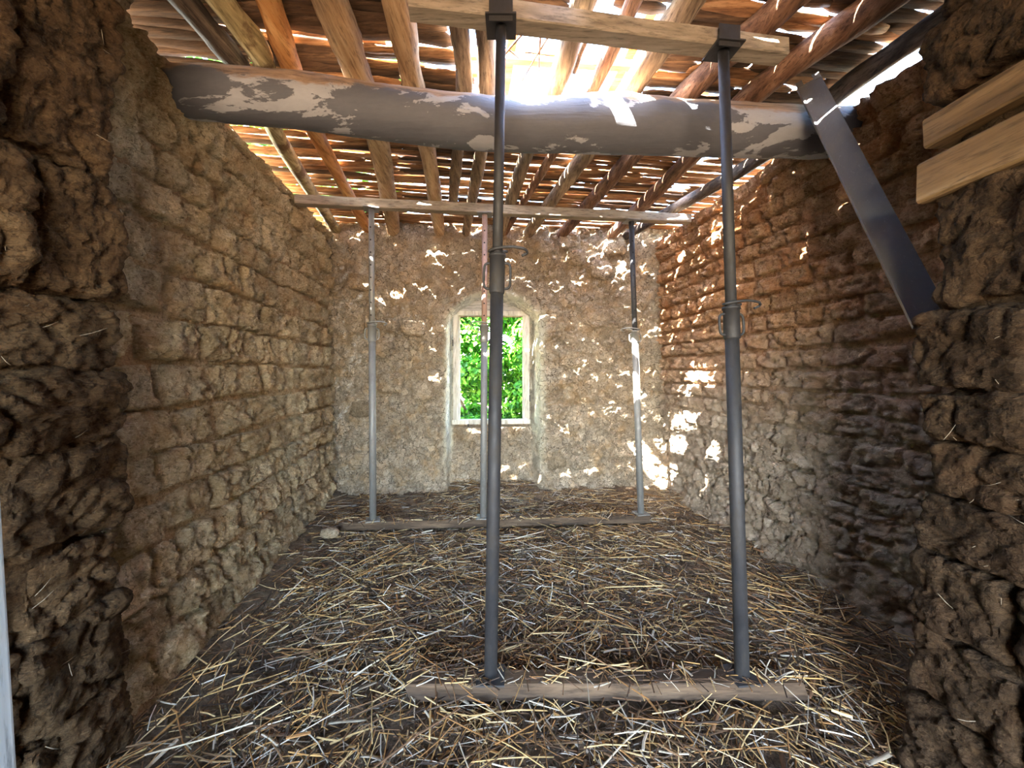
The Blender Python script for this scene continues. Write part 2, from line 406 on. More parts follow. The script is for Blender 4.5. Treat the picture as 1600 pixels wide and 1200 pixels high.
def brick(name, S, u0, u1, z0, z1, proud, rough, mat, parent, seed, nx=12, nz=8, p=8, tilt=0.0):
    vs_, fs = [], []; so = Vector((seed, seed * 2.3, -seed)); cj = [(U(-.012, .012), U(-.012, .012)) for _ in range(4)]
    tu, tz = U(-tilt, tilt), U(-tilt, tilt)
    for j in range(nz + 1):
        for i in range(nx + 1):
            s = -1 + 2 * i / nx; t = -1 + 2 * j / nz
            a, b = i / nx, j / nz
            du = (cj[0][0] * (1 - a) + cj[1][0] * a) * (1 - b) + (cj[2][0] * (1 - a) + cj[3][0] * a) * b
            dz = (cj[0][1] * (1 - a) + cj[1][1] * a) * (1 - b) + (cj[2][1] * (1 - a) + cj[3][1] * a) * b
            u = lerp(u0, u1, a) + du; z = lerp(z0, z1, b) + dz
            q = S.p(u, z)
            if i in (0, nx) or j in (0, nz): d = -0.05; u2 = 0
            else:
                f = (1 - abs(s) ** p) * (1 - abs(t) ** p)
                w = q * 1.0 + so
                w2 = w + noise.noise_vector(w * 10) * 0.02
                d = proud * (0.25 + 0.75 * f) + (noise.fractal(w * 9, 0.8, 2.2, 5) * 0.6 + crag_h(w2, 12) * 0.45 + crag_h(w2, 34) * 0.28) * rough + s * tu + t * tz
            q = q + Vector((0, 0, noise.noise(q * 16 + so) * 0.012)) + (S.A1 - S.A0).normalized() * noise.noise(q * 16 - so) * 0.012
            vs_.append(q + S.n * d)
    W = nx + 1
    for j in range(nz):
        for i in range(nx):
            f = (j * W + i, j * W + i + 1, (j + 1) * W + i + 1, (j + 1) * W + i); fs.append(tuple(reversed(f)) if S.flip else f)
    ring = [i for i in range(W)] + [j * W + nx for j in range(1, nz + 1)] + [nz * W + i for i in range(nx - 1, -1, -1)] + [j * W for j in range(nz - 1, 0, -1)]
    fs.append(tuple(ring) if S.flip else tuple(reversed(ring)))
    return mesh(name, vs_, fs, mat, parent)

# left wall: pale straw-mud bricks about 0.2 high
SL = Surf((-1.45, 1.30, 0), (-1.99, 4.30, 0), (-1.66, 1.30, 3.02), (-2.08, 4.42, 3.02), (1, 0, 0))
def disp_l(u, z, p):
    return noise.fractal(p * 6, 0.8, 2.1, 5) * 0.012 - 0.010 + noise.noise(p * 1.3) * 0.008 + 0.05 * max(0, 0.12 - z) / 0.12
wl_ = wall_grid('wall_left', SL, 0.035, disp_l, 'mortar_left', top=lambda u: 2.98 + 0.04 * noise.noise(Vector((u * 3, 0, 0))))
z = 0.02; row = 0
while z < 2.9:
    h = min(U(0.18, 0.235), 2.96 - z)
    u = -0.02 if row % 2 else -0.15
    while u < SL.L - 0.06:
        w = U(0.14, 0.36); a, b = max(u, 0.0), min(u + w, SL.L - 0.01)
        if b - a > 0.06:
            g = U(0.004, 0.012) if rng.random() < 0.85 else 0.022
            wv = 0.022 * noise.noise(Vector((u * 1.1, row * 0.35, 0)))
            brick('brick', SL, a + g, b - g * 0.5, z + 0.005 + wv, z + h - 0.005 + wv, U(0.018, 0.046), 0.050, 'mud_left', wl_, U(0, 50), nx=22, nz=14, tilt=0.008)
        u += w
    z += h; row += 1

# right wall: smaller bricks, worn to grey mud below
SR = Surf((2.12, 1.30, 0), (1.77, 4.52, 0), (2.06, 1.30, 3.0), (1.73, 4.55, 3.0), (-1, 0, 0))
def plaster(z): return max(0.0, min(1.0, (1.25 - z) / 0.5))
def clod(p, sc, amp):
    d, _ = noise.voronoi(p * sc); return (min(d[1] - d[0], 0.45) - 0.2) * amp
def disp_r(u, z, p):
    k = plaster(z + 0.25 * noise.noise(p * 1.6))
    return noise.fractal(p * 6, 0.8, 2.1, 5) * (0.009 + 0.014 * k) - 0.006 + noise.noise(p * 1.1) * 0.018 + k * (0.018 + crag_h(p + noise.noise_vector(p * 5) * 0.05, 8) * 0.040 + crag_h(p + noise.noise_vector(p * 9) * 0.02, 20) * 0.022) + 0.05 * max(0, 0.15 - z) / 0.15
def top_r(u): return 2.93 + 0.05 * noise.noise(Vector((u * 3, 5, 0)))
wr_ = wall_grid('wall_right', SR, 0.014, disp_r, 'mortar_right', top=top_r)
z = 0.03; row = 0
while z < 2.82:
    h = U(0.128, 0.15); u = 0.0 if row % 2 else -0.12
    while u < SR.L - 0.05:
        w = U(0.21, 0.29); a, b = max(u, 0.0), min(u + w, SR.L - 0.01)
        if b - a > 0.06:
            pm = SR.p(a, z); k = plaster(z)
            pr = U(0.022, 0.044) * (1 - 0.45 * k) + 0.025 * noise.noise(pm * 1.1) * 0.6
            brick('brick', SR, a + 0.008, b - 0.006, z + 0.008, z + h - 0.008, max(pr, 0.012), 0.055, 'mud_right', wr_, U(0, 50), nx=19, nz=11, tilt=0.006)
        u += w
    z += h; row += 1

# back wall with an arched niche that holds the window
SB = Surf((-2.12, 4.235, 0), (1.92, 4.475, 0), (-2.14, 4.31, 3.12), (1.92, 4.53, 3.12), (0, -1, 0))
UX = (SB.A1 - SB.A0).normalized()
def u_of_x(x): return (x + 2.12) / UX.x
NL, NRT, NSP, NAP = u_of_x(-0.745), u_of_x(0.335), 2.02, 2.32     # niche left/right, spring and apex height
NDEP = 0.34
def niche_d(u, z):
    """signed distance (m) inside the niche outline, positive inside; also the splay width"""
    c = (NL + NRT) / 2; hw = (NRT - NL) / 2
    x = (u - c) / hw
    arch = NSP + (NAP - NSP) * (1 - min(1, x * x))
    return min(u - NL, NRT - u, (arch - z) * 0.95), (0.04 if x < 0 and u - NL < NRT - u else 0.09)
lime_vals = []
def disp_b(u, z, p):
    w = p + noise.noise_vector(p * 6) * 0.03
    base = noise.fractal(p * 5, 0.8, 2.1, 6) * 0.026 + crag_h(w, 6.5) * 0.040 + crag_h(w + Vector((3, 1, 0)), 16) * 0.026 + noise.noise(p * 1.2) * 0.03
    jig = noise.fractal(p * 9, 0.8, 2.1, 4) * 0.012
    d, sw = niche_d(u, z); d += jig
    t = max(0.0, min(1.0, d / sw)); t = t * t * (3 - 2 * t)
    edge = math.exp(-((d - 0.02) / (0.045 if sw < .05 else 0.075)) ** 2)
    n = noise.fractal(p * 7, 0.8, 2.0, 4)
    fade = 1.0 if z > 0.75 else max(0.12, (z - 0.1) / 0.65)
    lime_vals.append(max(0.0, min(1.0, (edge * 1.5 + n * 0.5 - 0.2) * fade)))
    base *= (1 - 0.75 * edge)
    if z < 0.12: base += 0.04 * (0.12 - z) / 0.12
    return base * (1 - 0.3 * t) - NDEP * t * (1.0 if z > 0.74 else 0.62 + 0.05 * noise.noise(p * 4))
WX0, WX1, WZ0, WZ1 = -0.655, 0.165, 0.79, 2.08    # opening in the niche back
def wall_back():
    step = 0.0115; nu = int(SB.L / step); nz = int(SB.H / step); vs_ = []; fs = []
    for j in range(nz + 1):
        for i in range(nu + 1):
            u = SB.L * i / nu; z = SB.H * j / nz; p = SB.p(u, z)
            vs_.append(p + SB.n * disp_b(u, z, p))
    W = nu + 1
    u0, u1 = u_of_x(-0.655), u_of_x(0.205)
    for j in range(nz):
        for i in range(nu):
            u = SB.L * (i + .5) / nu; z = SB.H * (j + .5) / nz
            if u0 + .01 < u < u1 - .01 and WZ0 + .01 < z < WZ1 - 0.01: continue
            f = (j * W + i, j * W + i + 1, (j + 1) * W + i + 1, (j + 1) * W + i); fs.append(tuple(reversed(f)) if SB.flip else f)
    # outer masonry around the opening so the wall is 0.55 m thick
    def blk(ua, ub, za, zb):
        b = len(vs_)
        for dd in (-NDEP - 0.05, -0.60):
            for (u, z) in ((ua, za), (ub, za), (ub, zb), (ua, zb)): vs_.append(SB.p(u, z) + SB.n * dd)
        for f in ((0, 1, 2, 3), (4, 7, 6, 5), (0, 4, 5, 1), (1, 5, 6, 2), (2, 6, 7, 3), (3, 7, 4, 0)): fs.append(tuple(b + x for x in f))
    blk(0, u0, 0, SB.H); blk(u1, SB.L, 0, SB.H); blk(u0, u1, 0, WZ0); blk(u0, u1, WZ1 + 0.22, SB.H)
    lime_vals.extend([0.0] * (len(vs_) - len(lime_vals)))
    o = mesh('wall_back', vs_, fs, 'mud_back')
    at = o.data.attributes.new('lime', 'FLOAT', 'POINT'); at.data.foreach_set('value', lime_vals)
    return struct(o)
wb_ = wall_back()
for (px, py, w, h) in [(606, 508, 30, 22), (644, 512, 34, 26), (672, 770, 38, 20), (945, 758, 26, 24), (600, 545, 26, 30), (555, 505, 30, 36), (560, 640, 32, 26),
                       (610, 600, 40, 30), (660, 610, 34, 32), (560, 440, 32, 26), (640, 430, 36, 26), (890, 560, 34, 28), (930, 500, 30, 26), (965, 600, 36, 30), (905, 660, 36, 28),
                       (900, 400, 30, 26), (940, 420, 34, 30), (870, 720, 30, 26), (975, 700, 34, 28), (560, 720, 40, 28), (620, 720, 30, 22), (890, 375, 34, 24), (850, 385, 28, 24), (960, 385, 36, 26)]:
    Y = 4.36 + (px - 770) / 600 * 0.28; c = at_y(px, py, Y)
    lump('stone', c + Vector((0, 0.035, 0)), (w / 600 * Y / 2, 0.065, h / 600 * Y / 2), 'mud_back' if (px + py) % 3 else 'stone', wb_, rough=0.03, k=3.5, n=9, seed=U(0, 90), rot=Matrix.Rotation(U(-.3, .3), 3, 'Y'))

# cross-wall stubs left and right of the camera
def jamb(name, X, sgn, courses, mat, depth):
    core = lump(name, (X + sgn * 0.44, 0.86, 1.5), (0.40, 0.40, 1.54), mat, rough=0.02, k=14, n=16, seed=sgn * 4)
    struct(core)
    for (z0, z1, edge, dx) in courses:
        y = edge; n = 0
        while y > 0.45:
            ln = U(0.26, 0.40); xo = X + dx + (U(-0.012, 0.012) if n else 0)
            h = (z1 - z0) / 2
            lump('brick', (xo + sgn * 0.19, y - ln / 2, (z0 + z1) / 2 + U(-.006, .006)), (0.20, ln / 2 - 0.006, h - 0.003), mat, core, rough=0.036 if sgn < 0 else 0.024, k=11, n=26, seed=U(0, 90), crag=0.6,
                 rot=Matrix.Rotation(U(-.04, .04), 3, 'X'))
            y -= ln; n += 1
    return core
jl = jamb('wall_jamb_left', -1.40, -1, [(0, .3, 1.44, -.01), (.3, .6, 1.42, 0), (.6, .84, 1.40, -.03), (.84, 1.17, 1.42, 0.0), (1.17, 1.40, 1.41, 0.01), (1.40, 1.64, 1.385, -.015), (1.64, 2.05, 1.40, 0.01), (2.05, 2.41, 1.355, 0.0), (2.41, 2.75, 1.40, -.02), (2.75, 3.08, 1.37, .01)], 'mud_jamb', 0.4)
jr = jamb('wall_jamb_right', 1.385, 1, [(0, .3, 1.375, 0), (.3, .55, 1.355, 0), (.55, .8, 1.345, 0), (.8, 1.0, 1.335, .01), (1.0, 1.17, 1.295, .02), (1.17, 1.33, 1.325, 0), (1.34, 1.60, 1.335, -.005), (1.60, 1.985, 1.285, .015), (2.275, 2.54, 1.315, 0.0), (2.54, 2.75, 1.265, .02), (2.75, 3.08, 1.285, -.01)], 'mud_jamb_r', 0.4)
for (z0, z1, dx, e) in ((2.145, 2.252, 0.0, 1.292), (1.965, 2.108, -0.012, 1.302)):
    o = beam_box('tie_board', (1.385 + dx + 0.10, 0.55, (z0 + z1) / 2), (1.385 + dx + 0.10, e, (z0 + z1) / 2), 0.20, z1 - z0 - 0.008, 'board_yellow', wob=0.006)
    tag(o, 'upper thinner yellow timber tie board set in the right mud jamb' if z0 > 2 else 'lower thicker yellow timber tie board set in the right mud jamb', 'board', 'tie boards in the right jamb')

# earth floor
def floor_h(x, y):
    p = Vector((x, y, 0)); h = noise.fractal(p * 4, 0.8, 2.1, 5) * 0.012 + noise.noise(p * 0.9) * 0.015
    xl = -1.45 - 0.18 * (y - 1.3); h += 0.05 * max(0, 1 - (x - xl) / 0.22) if x > xl else 0.05
    xr = 2.12 - 0.109 * (y - 1.3); h += 0.05 * max(0, 1 - (xr - x) / 0.25) if x < xr else 0.05
    h += 0.06 * max(0, (y - 3.9) / 0.4)
    return h - 0.01
def make_floor():
    xs = np.arange(-2.4, 2.45, 0.03); ys = np.arange(0.0, 4.75, 0.03); vs_ = []; fs = []
    for y in ys:
        for x in xs: vs_.append((x, y, floor_h(x, y) + noise.fractal(Vector((x, y, 3)) * 14, 0.8, 2, 4) * 0.006))
    W = len(xs)
    for j in range(len(ys) - 1):
        for i in range(W - 1): fs.append((j * W + i, j * W + i + 1, (j + 1) * W + i + 1, (j + 1) * W + i))
    return struct(mesh('floor', vs_, fs, 'dirt'))
floor_ = make_floor()

# covered unseen room behind camera, opening added and sized for fill light; ground outside
struct(boxes('ceiling_rear', [((0, -0.9, 3.3), (5.6, 4.6, 0.2))], 'rear', bev=0))
struct(boxes('wall_rear_left', [((-2.5, -1.0, 1.55), (0.4, 4.4, 3.3))], 'rear', bev=0))
struct(boxes('wall_rear_right', [((2.5, -1.0, 1.55), (0.4, 4.4, 3.3))], 'rear', bev=0))
struct(boxes('wall_rear_back', [((-1.85, -3.1, 1.55), (1.1, 0.3, 3.3)), ((1.85, -3.1, 1.55), (1.1, 0.3, 3.3)), ((0, -3.1, 2.85), (2.7, 0.3, 0.8))], 'rear', bev=0))
struct(boxes('floor_rear', [((0, -2.2, -0.12), (5.4, 4.6, 0.2))], 'dirt', bev=0))
struct(boxes('ground', [((0, 5, -0.4), (60, 60, 0.1))], 'rear', bev=0))

# ------------------------------------------------------------------ window
def win():
    Yb = 4.36 + NDEP - 0.03
    w = struct(empty('window_1', at_y(768, 660, Yb))); w.location.z = 0.79
    ang = math.atan2(UX.y, UX.x); R = Matrix.Rotation(ang, 3, 'Z'); o = w.location
    def T(x, d, z): return o + R @ Vector((x, d, z))
    hw = 0.43; H = 1.31
    def bar(name, x, z, sx, sz, d=0, sy=0.07, mat='frame_paint'):
        child(boxes(name, [(T(x, d, z), (sx, sy, sz), R)], mat, None, 0.004), w)
    bar('frame_stile', -hw, H / 2, 0.06, H); bar('frame_stile', hw, H / 2, 0.06, H)
    bar('frame_head', 0, H + 0.0, 2 * hw + .06, 0.055); bar('sill', 0, 0.0, 2 * hw + .08, 0.055, -0.01, 0.09)
    bar('frame_stop', -hw + .04, H / 2, 0.02, H - .06, 0.03, 0.03); bar('frame_stop', hw - .04, H / 2, 0.02, H - .06, 0.03, 0.03)
    bar('hinge', hw + .034, 0.28, 0.012, 0.08, -0.03, 0.02, 'steel_dark'); bar('hinge', -hw - .034, 0.95, 0.012, 0.08, -0.03, 0.02, 'steel_dark')
    bar('catch', -0.28, -0.07, 0.012, 0.10, -0.05, 0.02, 'steel_dark')
    # segmental arch panel above the head
    n = 14; prof = [(-hw - .03, H + .02)] + [(-hw - .03 + (2 * hw + .06) * i / n, H + .05 + 0.155 * (1 - (2 * i / n - 1) ** 2)) for i in range(n + 1)] + [(hw + .03, H + .02)]
    vs_ = [T(x, d, z) for d in (-0.02, 0.03) for (x, z) in prof]; m = len(prof)
    fs = [tuple(range(m)), tuple(range(2 * m - 1, m - 1, -1))] + [(k, m + k, m + (k + 1) % m, (k + 1) % m) for k in range(m)]
    child(mesh('arch_panel', vs_, fs, 'panel_grey', None, False), w)
win()

# ------------------------------------------------------------------ roof: main beam, poles, cane slats
bpx = [(-1.98, 1.98, 2.862, .124), (-1.78, 2.0, 2.858, .126), (-1.196, 2.05, 2.848, .135), (-.707, 2.12, 2.826, .135), (-.073, 2.19, 2.800, .137), (.30, 2.20, 2.808, .142), (.555, 2.22, 2.826, .156), (.85, 2.24, 2.822, .146), (1.324, 2.27, 2.82, .139), (1.75, 2.30, 2.83, .138), (2.13, 2.32, 2.838, .136), (2.17, 2.325, 2.838, .115)]
cp = catmull([Vector(b[:3]) for b in bpx], 8); cr = [v.x for v in catmull([Vector((b[3], 0, 0)) for b in bpx], 8)]
v, f = tube(cp, cr, 40, 0.006, 7)
tag(mesh('log_beam', v, f, 'beam'), 'thick log beam with peeling grey paint across the room under the roof poles', 'beam')

def roof_z(Y): return 3.13 - 0.03 * Y
def at_roof(px, py):
    Y = 1.73 / ((HZ - py) / FPX + 0.03); return at_y(px, py, Y)
rafters = [
 ([(287, 0), (360, 87), (382, 118)], .055, 'pole_dark', 'short dark roof pole nearest the left wall ending on the log beam'),
 ([(345, 0), (412, 97), (430, 205), (520, 350)], .055, 'pole_moss', 'yellow-grey lichened roof pole second from the left wall'),
 ([(420, 0), (455, 105), (492, 205), (576, 360)], .054, 'pole_orange', 'smooth orange peeled roof pole on the left'),
 ([(515, 0), (560, 120), (592, 225), (615, 362)], .078, 'pole_tan', 'fat tan roof pole right of the orange pole'),
 ([(621, 0), (646, 135), (668, 232), (686, 358)], .066, 'pole_tan', 'smooth tan roof pole with a round cut end above the window left side'),
 ([(714, 5), (725, 143), (715, 237), (708, 312)], .048, 'pole_grey', 'short grey roof pole stopping at the far cross batten'),
 ([(757, 5), (761, 148), (751, 240), (728, 362)], .052, 'pole_grey', 'grey knotty roof pole just left of the tall dark prop'),
 ([(915, -10), (866, 140), (823, 240), (783, 360)], .056, 'pole_grey', 'rough grey roof pole crossing the left of the roof hole'),
 ([(995, -10), (926, 140), (864, 240), (800, 345)], .036, 'pole_red', 'thin reddish roof pole crossing the middle of the roof hole'),
 ([(1078, 0), (983, 143), (913, 243), (824, 366)], .066, 'pole_grey', 'thick grey roof pole at the right edge of the roof hole'),
 ([(1235, 0), (1076, 143), (986, 246), (880, 363)], .064, 'pole_red', 'red-brown barked roof pole third from the right wall'),
 ([(1381, 0), (1173, 150), (1066, 260), (960, 362)], .066, 'pole_red', 'dark red-brown roof pole second from the right wall'),
 ([(1500, 12), (1312, 143), (1180, 252), (1010, 350)], .056, 'pole_dark', 'dark roof pole running along the top of the right wall'),
]
for i, (pp, r, mt, lab) in enumerate(rafters):
    pts = [at_roof(*q) for q in pp]
    d = (pts[1] - pts[0]).normalized(); pts = [pts[0] - d * 0.55] + pts
    d = (pts[-1] - pts[-2]).normalized()
    if pts[-1].y > 3.9: pts[-1] = pts[-1] + d * max(0.0, (4.62 - pts[-1].y))
    q = catmull(pts, 9); n = len(q)
    rr = [r * (1.08 - 0.16 * k / n) * (1 + 0.05 * math.sin(k * 0.9 + i)) for k in range(n)]
    v, f = tube(q, rr, 18, r * 0.09, 9)
    tag(mesh('roof_pole', v, f, mt), lab, 'pole', 'round poles carrying the roof')

ceil_ = struct(empty('ceiling', (0, 1.3, 3.2)))
ROT = 0.13                                    # slats run square to the poles
def in_hole(x, y):
    j = noise.noise(Vector((x * 5, y * 7, 0))) * 0.05
    if -0.24 + j < x < 0.78 + j and 1.86 < y - 0.13 * x * 0 < 2.60 + j: return True
    if 0.17 < x < 0.31 and 1.46 < y < 1.68: return True
    if 0.31 < x < 0.46 and 1.70 < y < 1.87: return True
    if 0.95 < x < 1.22 and 4.12 < y < 4.20: return True
    if 1.40 < x < 1.60 and 3.52 < y < 3.66: return True
    if 1.48 < x < 1.62 and 3.05 < y < 3.13: return True
    return False
def slat(x0, x1, yc, w, th, zoff, mat, seed):
    """half-round split cane from x0 to x1 at row yc"""
    n = max(4, int((x1 - x0) / 0.06)); vs_ = []; fs = []; prof = [(-1, .1), (-.8, -.55), (0, -1), (.8, -.55), (1, .1), (0, .5)]; m = len(prof)
    bow = U(-.012, .012); tl = U(-.015, .015)
    for i in range(n + 1):
        t = i / n; x = lerp(x0, x1, t); q = Vector((x * 4, seed, 0))
        yy = yc + ROT * x + bow * math.sin(t * math.pi) + tl * (t - .5) + noise.noise(q) * 0.006
        ww = w / 2 * (1 + 0.42 * noise.noise(q * 1.5 + Vector((0, 7, 0))) + 0.15 * noise.noise(q * 4)) * (0.55 if i in (0, n) else 1)
        zz = roof_z(yy) + 0.080 + zoff + noise.noise(q + Vector((0, 3, 0))) * 0.006
        for (a, b) in prof: vs_.append(Vector((x + U(-.006, .006), yy + a * ww, zz + b * th / 2)) - ceil_.location)
    for i in range(n):
        for k in range(m): fs.append((i * m + k, (i + 1) * m + k, (i + 1) * m + (k + 1) % m, i * m + (k + 1) % m))
    fs.append(tuple(range(m))); fs.append(tuple(range((n + 1) * m - 1, n * m - 1, -1)))
    return mesh('slat', vs_, fs, mat, ceil_)
y = 0.95; nsl = 0
while y < 4.75:
    pitch = U(0.045, 0.085)
    tight = 0.95
    x = -2.15 - U(0, .2)
    while x < 2.3:
        ln = U(0.6, 1.6); x1 = min(x + ln, 2.5)
        # keep a gap over the right wall near the front
        yw = y + ROT * 1.9
        xlim = 2.12 if 1.95 < yw < 2.7 else 2.45
        x1 = min(x1, xlim)
        if x1 - x < 0.15: break
        # split by the hole
        segs = []; k = 12; cur = None
        for s_ in range(int((x1 - x) / 0.05) + 1):
            xx = x + s_ * 0.05; ok = not in_hole(xx, y + ROT * xx)
            if ok and cur is None: cur = xx
            if not ok and cur is not None: segs.append((cur, xx + U(-.06, .04))); cur = None
        if cur is not None: segs.append((cur, x1))
        for (a, b) in segs:
            if b - a < 0.12: continue
            mid = (a + b) / 2; yw = y + ROT * mid
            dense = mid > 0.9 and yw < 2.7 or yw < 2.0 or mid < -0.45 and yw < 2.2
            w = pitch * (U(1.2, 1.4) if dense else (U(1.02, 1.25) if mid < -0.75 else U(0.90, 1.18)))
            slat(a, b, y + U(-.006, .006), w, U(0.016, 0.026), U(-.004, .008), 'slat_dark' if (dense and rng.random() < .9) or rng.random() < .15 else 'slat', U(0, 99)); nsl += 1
        x = x1 - U(-0.01, 0.05)
    y += pitch
# a looser second layer of cane lying over the first
for k in range(70):
    yc = U(1.2, 4.5); a = U(-2.0, 1.4); b = a + U(0.4, 1.2)
    if b > 1.95: continue
    if any(in_hole(a + (b - a) * t / 6, yc + ROT * (a + (b - a) * t / 6)) for t in range(7)): continue
    slat(a, b, yc, U(.04, .07), .018, .026, 'slat', U(0, 99)); nsl += 1

# twigs left hanging in the hole
tw = [((758, 148), (845, 50)), ((820, 105), (905, 108)), ((842, 135), (846, 55)), ((815, 150), (868, 65)), ((897, 135), (925, 68)), ((770, 95), (808, 74)), ((1030, 60), (985, 90))]
tl = ['forked dry twig beside the tall dark prop in the roof hole', 'short level dry twig in the roof hole', 'straight upright dry twig in the middle of the roof hole', 'slanting long dry twig in the roof hole', 'dark stick between two poles in the roof hole', 'tiny dry twig at the left edge of the roof hole', 'dry twig under the near roof batten by the thick grey pole']
for (a, b), lab in zip(tw, tl):
    p = at_roof(*a) + Vector((0, 0, 0.085)); q = at_roof(*b) + Vector((0, 0, 0.085)); m_ = (p + q) / 2 + Vector((U(-.02, .02), 0, U(-.03, .03)))
    v, f = tube(catmull([p, m_, q], 5), 0.006 if 'stick' not in lab else 0.016, 6, 0.002, 20)
    if 'forked' in lab: tube([m_, m_ + Vector((0.06, 0.1, 0.03))], 0.004, 5, 0, 8, v, f)
    tag(mesh('twig', v, f, 'twig'), lab, 'twig', 'twigs in the roof hole')

# timber frame standing above the roof, seen through the hole
fr = empty('outer_roof_frame', (0, 3.2, 3.0)); tag(fr, 'orange timber frame above the roof seen through the hole', 'roof frame')
def fpart(name, a, b, w, h): child(beam_box(name, a, b, w, h, 'outer_timber', None), fr)
fpart('cross_timber', (-2.5, 3.0, 4.0), (2.5, 3.38, 4.0), .07, .07)
fpart('cross_timber', (-2.5, 4.6, 3.95), (2.5, 4.95, 3.95), .07, .07)
for x in (-1.4, .0, 1.0, 1.9): fpart('long_timber', (x + .05, 2.7, 4.07), (x - .25, 5.1, 4.02), .08, .06)
for x in (-2.4, 2.35): 
    fpart('post', (x, 3.0 if x < 0 else 3.37, 2.9), (x, 3.0 if x < 0 else 3.37, 4.0), .08, .08)
    fpart('post', (x, 4.6 if x < 0 else 4.93, 2.9), (x, 4.6 if x < 0 else 4.93, 3.95), .08, .08)

# ------------------------------------------------------------------ battens and steel props
near_top = tag(beam_box('top_batten', (-0.43, 1.613, 2.94), (1.30, 1.853, 2.94), 0.085, 0.08, 'board_pale'), 'near pale sawn batten held under the roof poles by the two dark props', 'batten', 'battens of the props')
near_bot = tag(beam_box('floor_batten', (-0.44, 1.655, 0.045), (1.245, 1.662, 0.045), 0.085, 0.075, 'board_brown', skew=-0.4), 'near dirty floor batten under the two dark props among the straw', 'batten', 'battens of the props')
far_top = tag(beam_box('top_batten', (-1.86, 3.31, 2.87), (1.72, 3.72, 2.87), 0.08, 0.08, 'board_pale'), 'far long pale batten under the roof poles on three slim props', 'batten', 'battens of the props')
far_bot = tag(beam_box('floor_batten', (-1.50, 3.36, 0.055), (1.25, 3.535, 0.055), 0.09, 0.07, 'board_brown'), 'far floor batten under the three slim props', 'batten', 'battens of the props')

def ring_rod(pts, r, name, mat, parent): return child(tube_obj(name, catmull([Vector(p) for p in pts], 6), r, mat, None, 8), parent)
def prop(name, base, top, zc0, zc1, ro, ri, mo, mi, label, hook=1, far=False, yaw=0.0):
    base = Vector(base); top = Vector(top)
    e = empty(name, base); tag(e, label, 'prop', 'steel props')
    ax = (top - base).normalized()
    def P(z): return base + (top - base) * ((z - base.z) / (top.z - base.z))
    R = Matrix.Rotation(yaw, 3, 'Z')
    child(boxes('base_plate', [(base + Vector((0, 0, .004)), (0.12, 0.12, .008), R)], mo, None, .001), e)
    child(tube_obj('outer_tube', [P(base.z + .006), P(zc0 + .02)], ro, mo, None, 24), e)
    child(tube_obj('inner_tube', [P(zc0), P(top.z - .006)], ri, mi, None, 24), e)
    v, f = tube([P(zc0), P(zc0 + .006), P(zc1 - .012), P(zc1 - .012), P(zc1)], [ro * 1.1, ro * 1.17, ro * 1.17, ro * 1.32, ro * 1.3], 24)
    col_ = child(mesh('collar', v, f, mo), e)
    hl = (zc1 - zc0)
    for s in (-1, 1):
        d = Vector((s * math.cos(yaw), s * math.sin(yaw), 0)); c0 = P(zc0 + .12 * hl) + d * ro; c1 = P(zc1 - .22 * hl) + d * ro; w_ = 0.028
        o = tube_obj('handle', catmull([c0, c0 + d * w_ * .7 + Vector((0, 0, .004)), c0 + d * w_ + Vector((0, 0, .022)), c1 + d * w_ - Vector((0, 0, .022)), c1 + d * w_ * .7 - Vector((0, 0, .004)), c1], 4), .0055, mo, None, 8)
        o.parent = col_
    # bent pin through the inner tube
    z0 = zc1 + .012; c = P(z0); d = Vector((hook, 0, 0)); fw = Vector((0, -1, 0))
    child(tube_obj('pin', catmull([c - d * (ri + .012) + fw * .0, c - d * (ri + .010) + fw * (ri * .8), c + fw * (ri + .008) + Vector((0, 0, .006)), c + d * .06 + fw * (ri + .006) + Vector((0, 0, .012)), c + d * .115 + fw * .018 + Vector((0, 0, .006)), c + d * .128 + Vector((0, 0, -.006)), c + d * .105 + Vector((0, 0, -.018))], 5), .0058, mo, None, 8), e)
    child(tube_obj('pin_shank', [c - d * (ri + .012), c + d * (ri + .022)], .0058, mo, None, 8), e)
    if far:
        z = zc1 + .08
        while z < top.z - .1:
            c = P(z); o = tube_obj('hole_shade_plug', [c + Vector((0, -ri - .0008, 0)), c + Vector((0, -ri + .01, 0))], .007, 'black', None, 8); child(o, e); z += .11  # dark plug stands in for the shade inside each hole
    child(boxes('head_plate', [(top - Vector((0, 0, .004)), (0.13, 0.13, .008), R)], mo, None, .001), e)
    if not far:
        child(boxes('fork_plate', [(top + Vector((0, -.052, .02)), (0.10, .006, .10), R)], mo, None, .001), e)
    return e
prop('steel_prop', (-.092, 1.657, .084), (-.047, 1.664, 2.899), 1.735, 1.905, .0285, .0222, 'steel_dark', 'steel_dark', 'tall dark steel prop in the middle foreground, in front of the window', 1)
prop('steel_prop', (.995, 1.660, .084), (.985, 1.79, 2.899), 1.545, 1.69, .0290, .0235, 'steel_dark', 'steel_dark', 'dark steel prop on the right foreground between the window and the leaning plank', 1, yaw=.1)
prop('slim_prop', (-1.222, 3.377, .092), (-1.238, 3.38, 2.829), 1.66, 1.81, .030, .0245, 'steel_galv', 'steel_galv', 'slim grey steel prop near the far left corner', 1, True, yaw=.3)
prop('slim_prop', (-.256, 3.44, .092), (-.248, 3.495, 2.829), 1.66, 1.82, .030, .025, 'steel_galv', 'steel_red', 'slim steel prop with reddish upper tube half hidden behind the dark prop', -1, True)
prop('slim_prop', (1.185, 3.53, .092), (1.135, 3.655, 2.829), 1.66, 1.78, .030, .0245, 'steel_galv', 'steel_dark', 'slim steel prop near the far right corner in dappled sun', -1, True, yaw=.2)

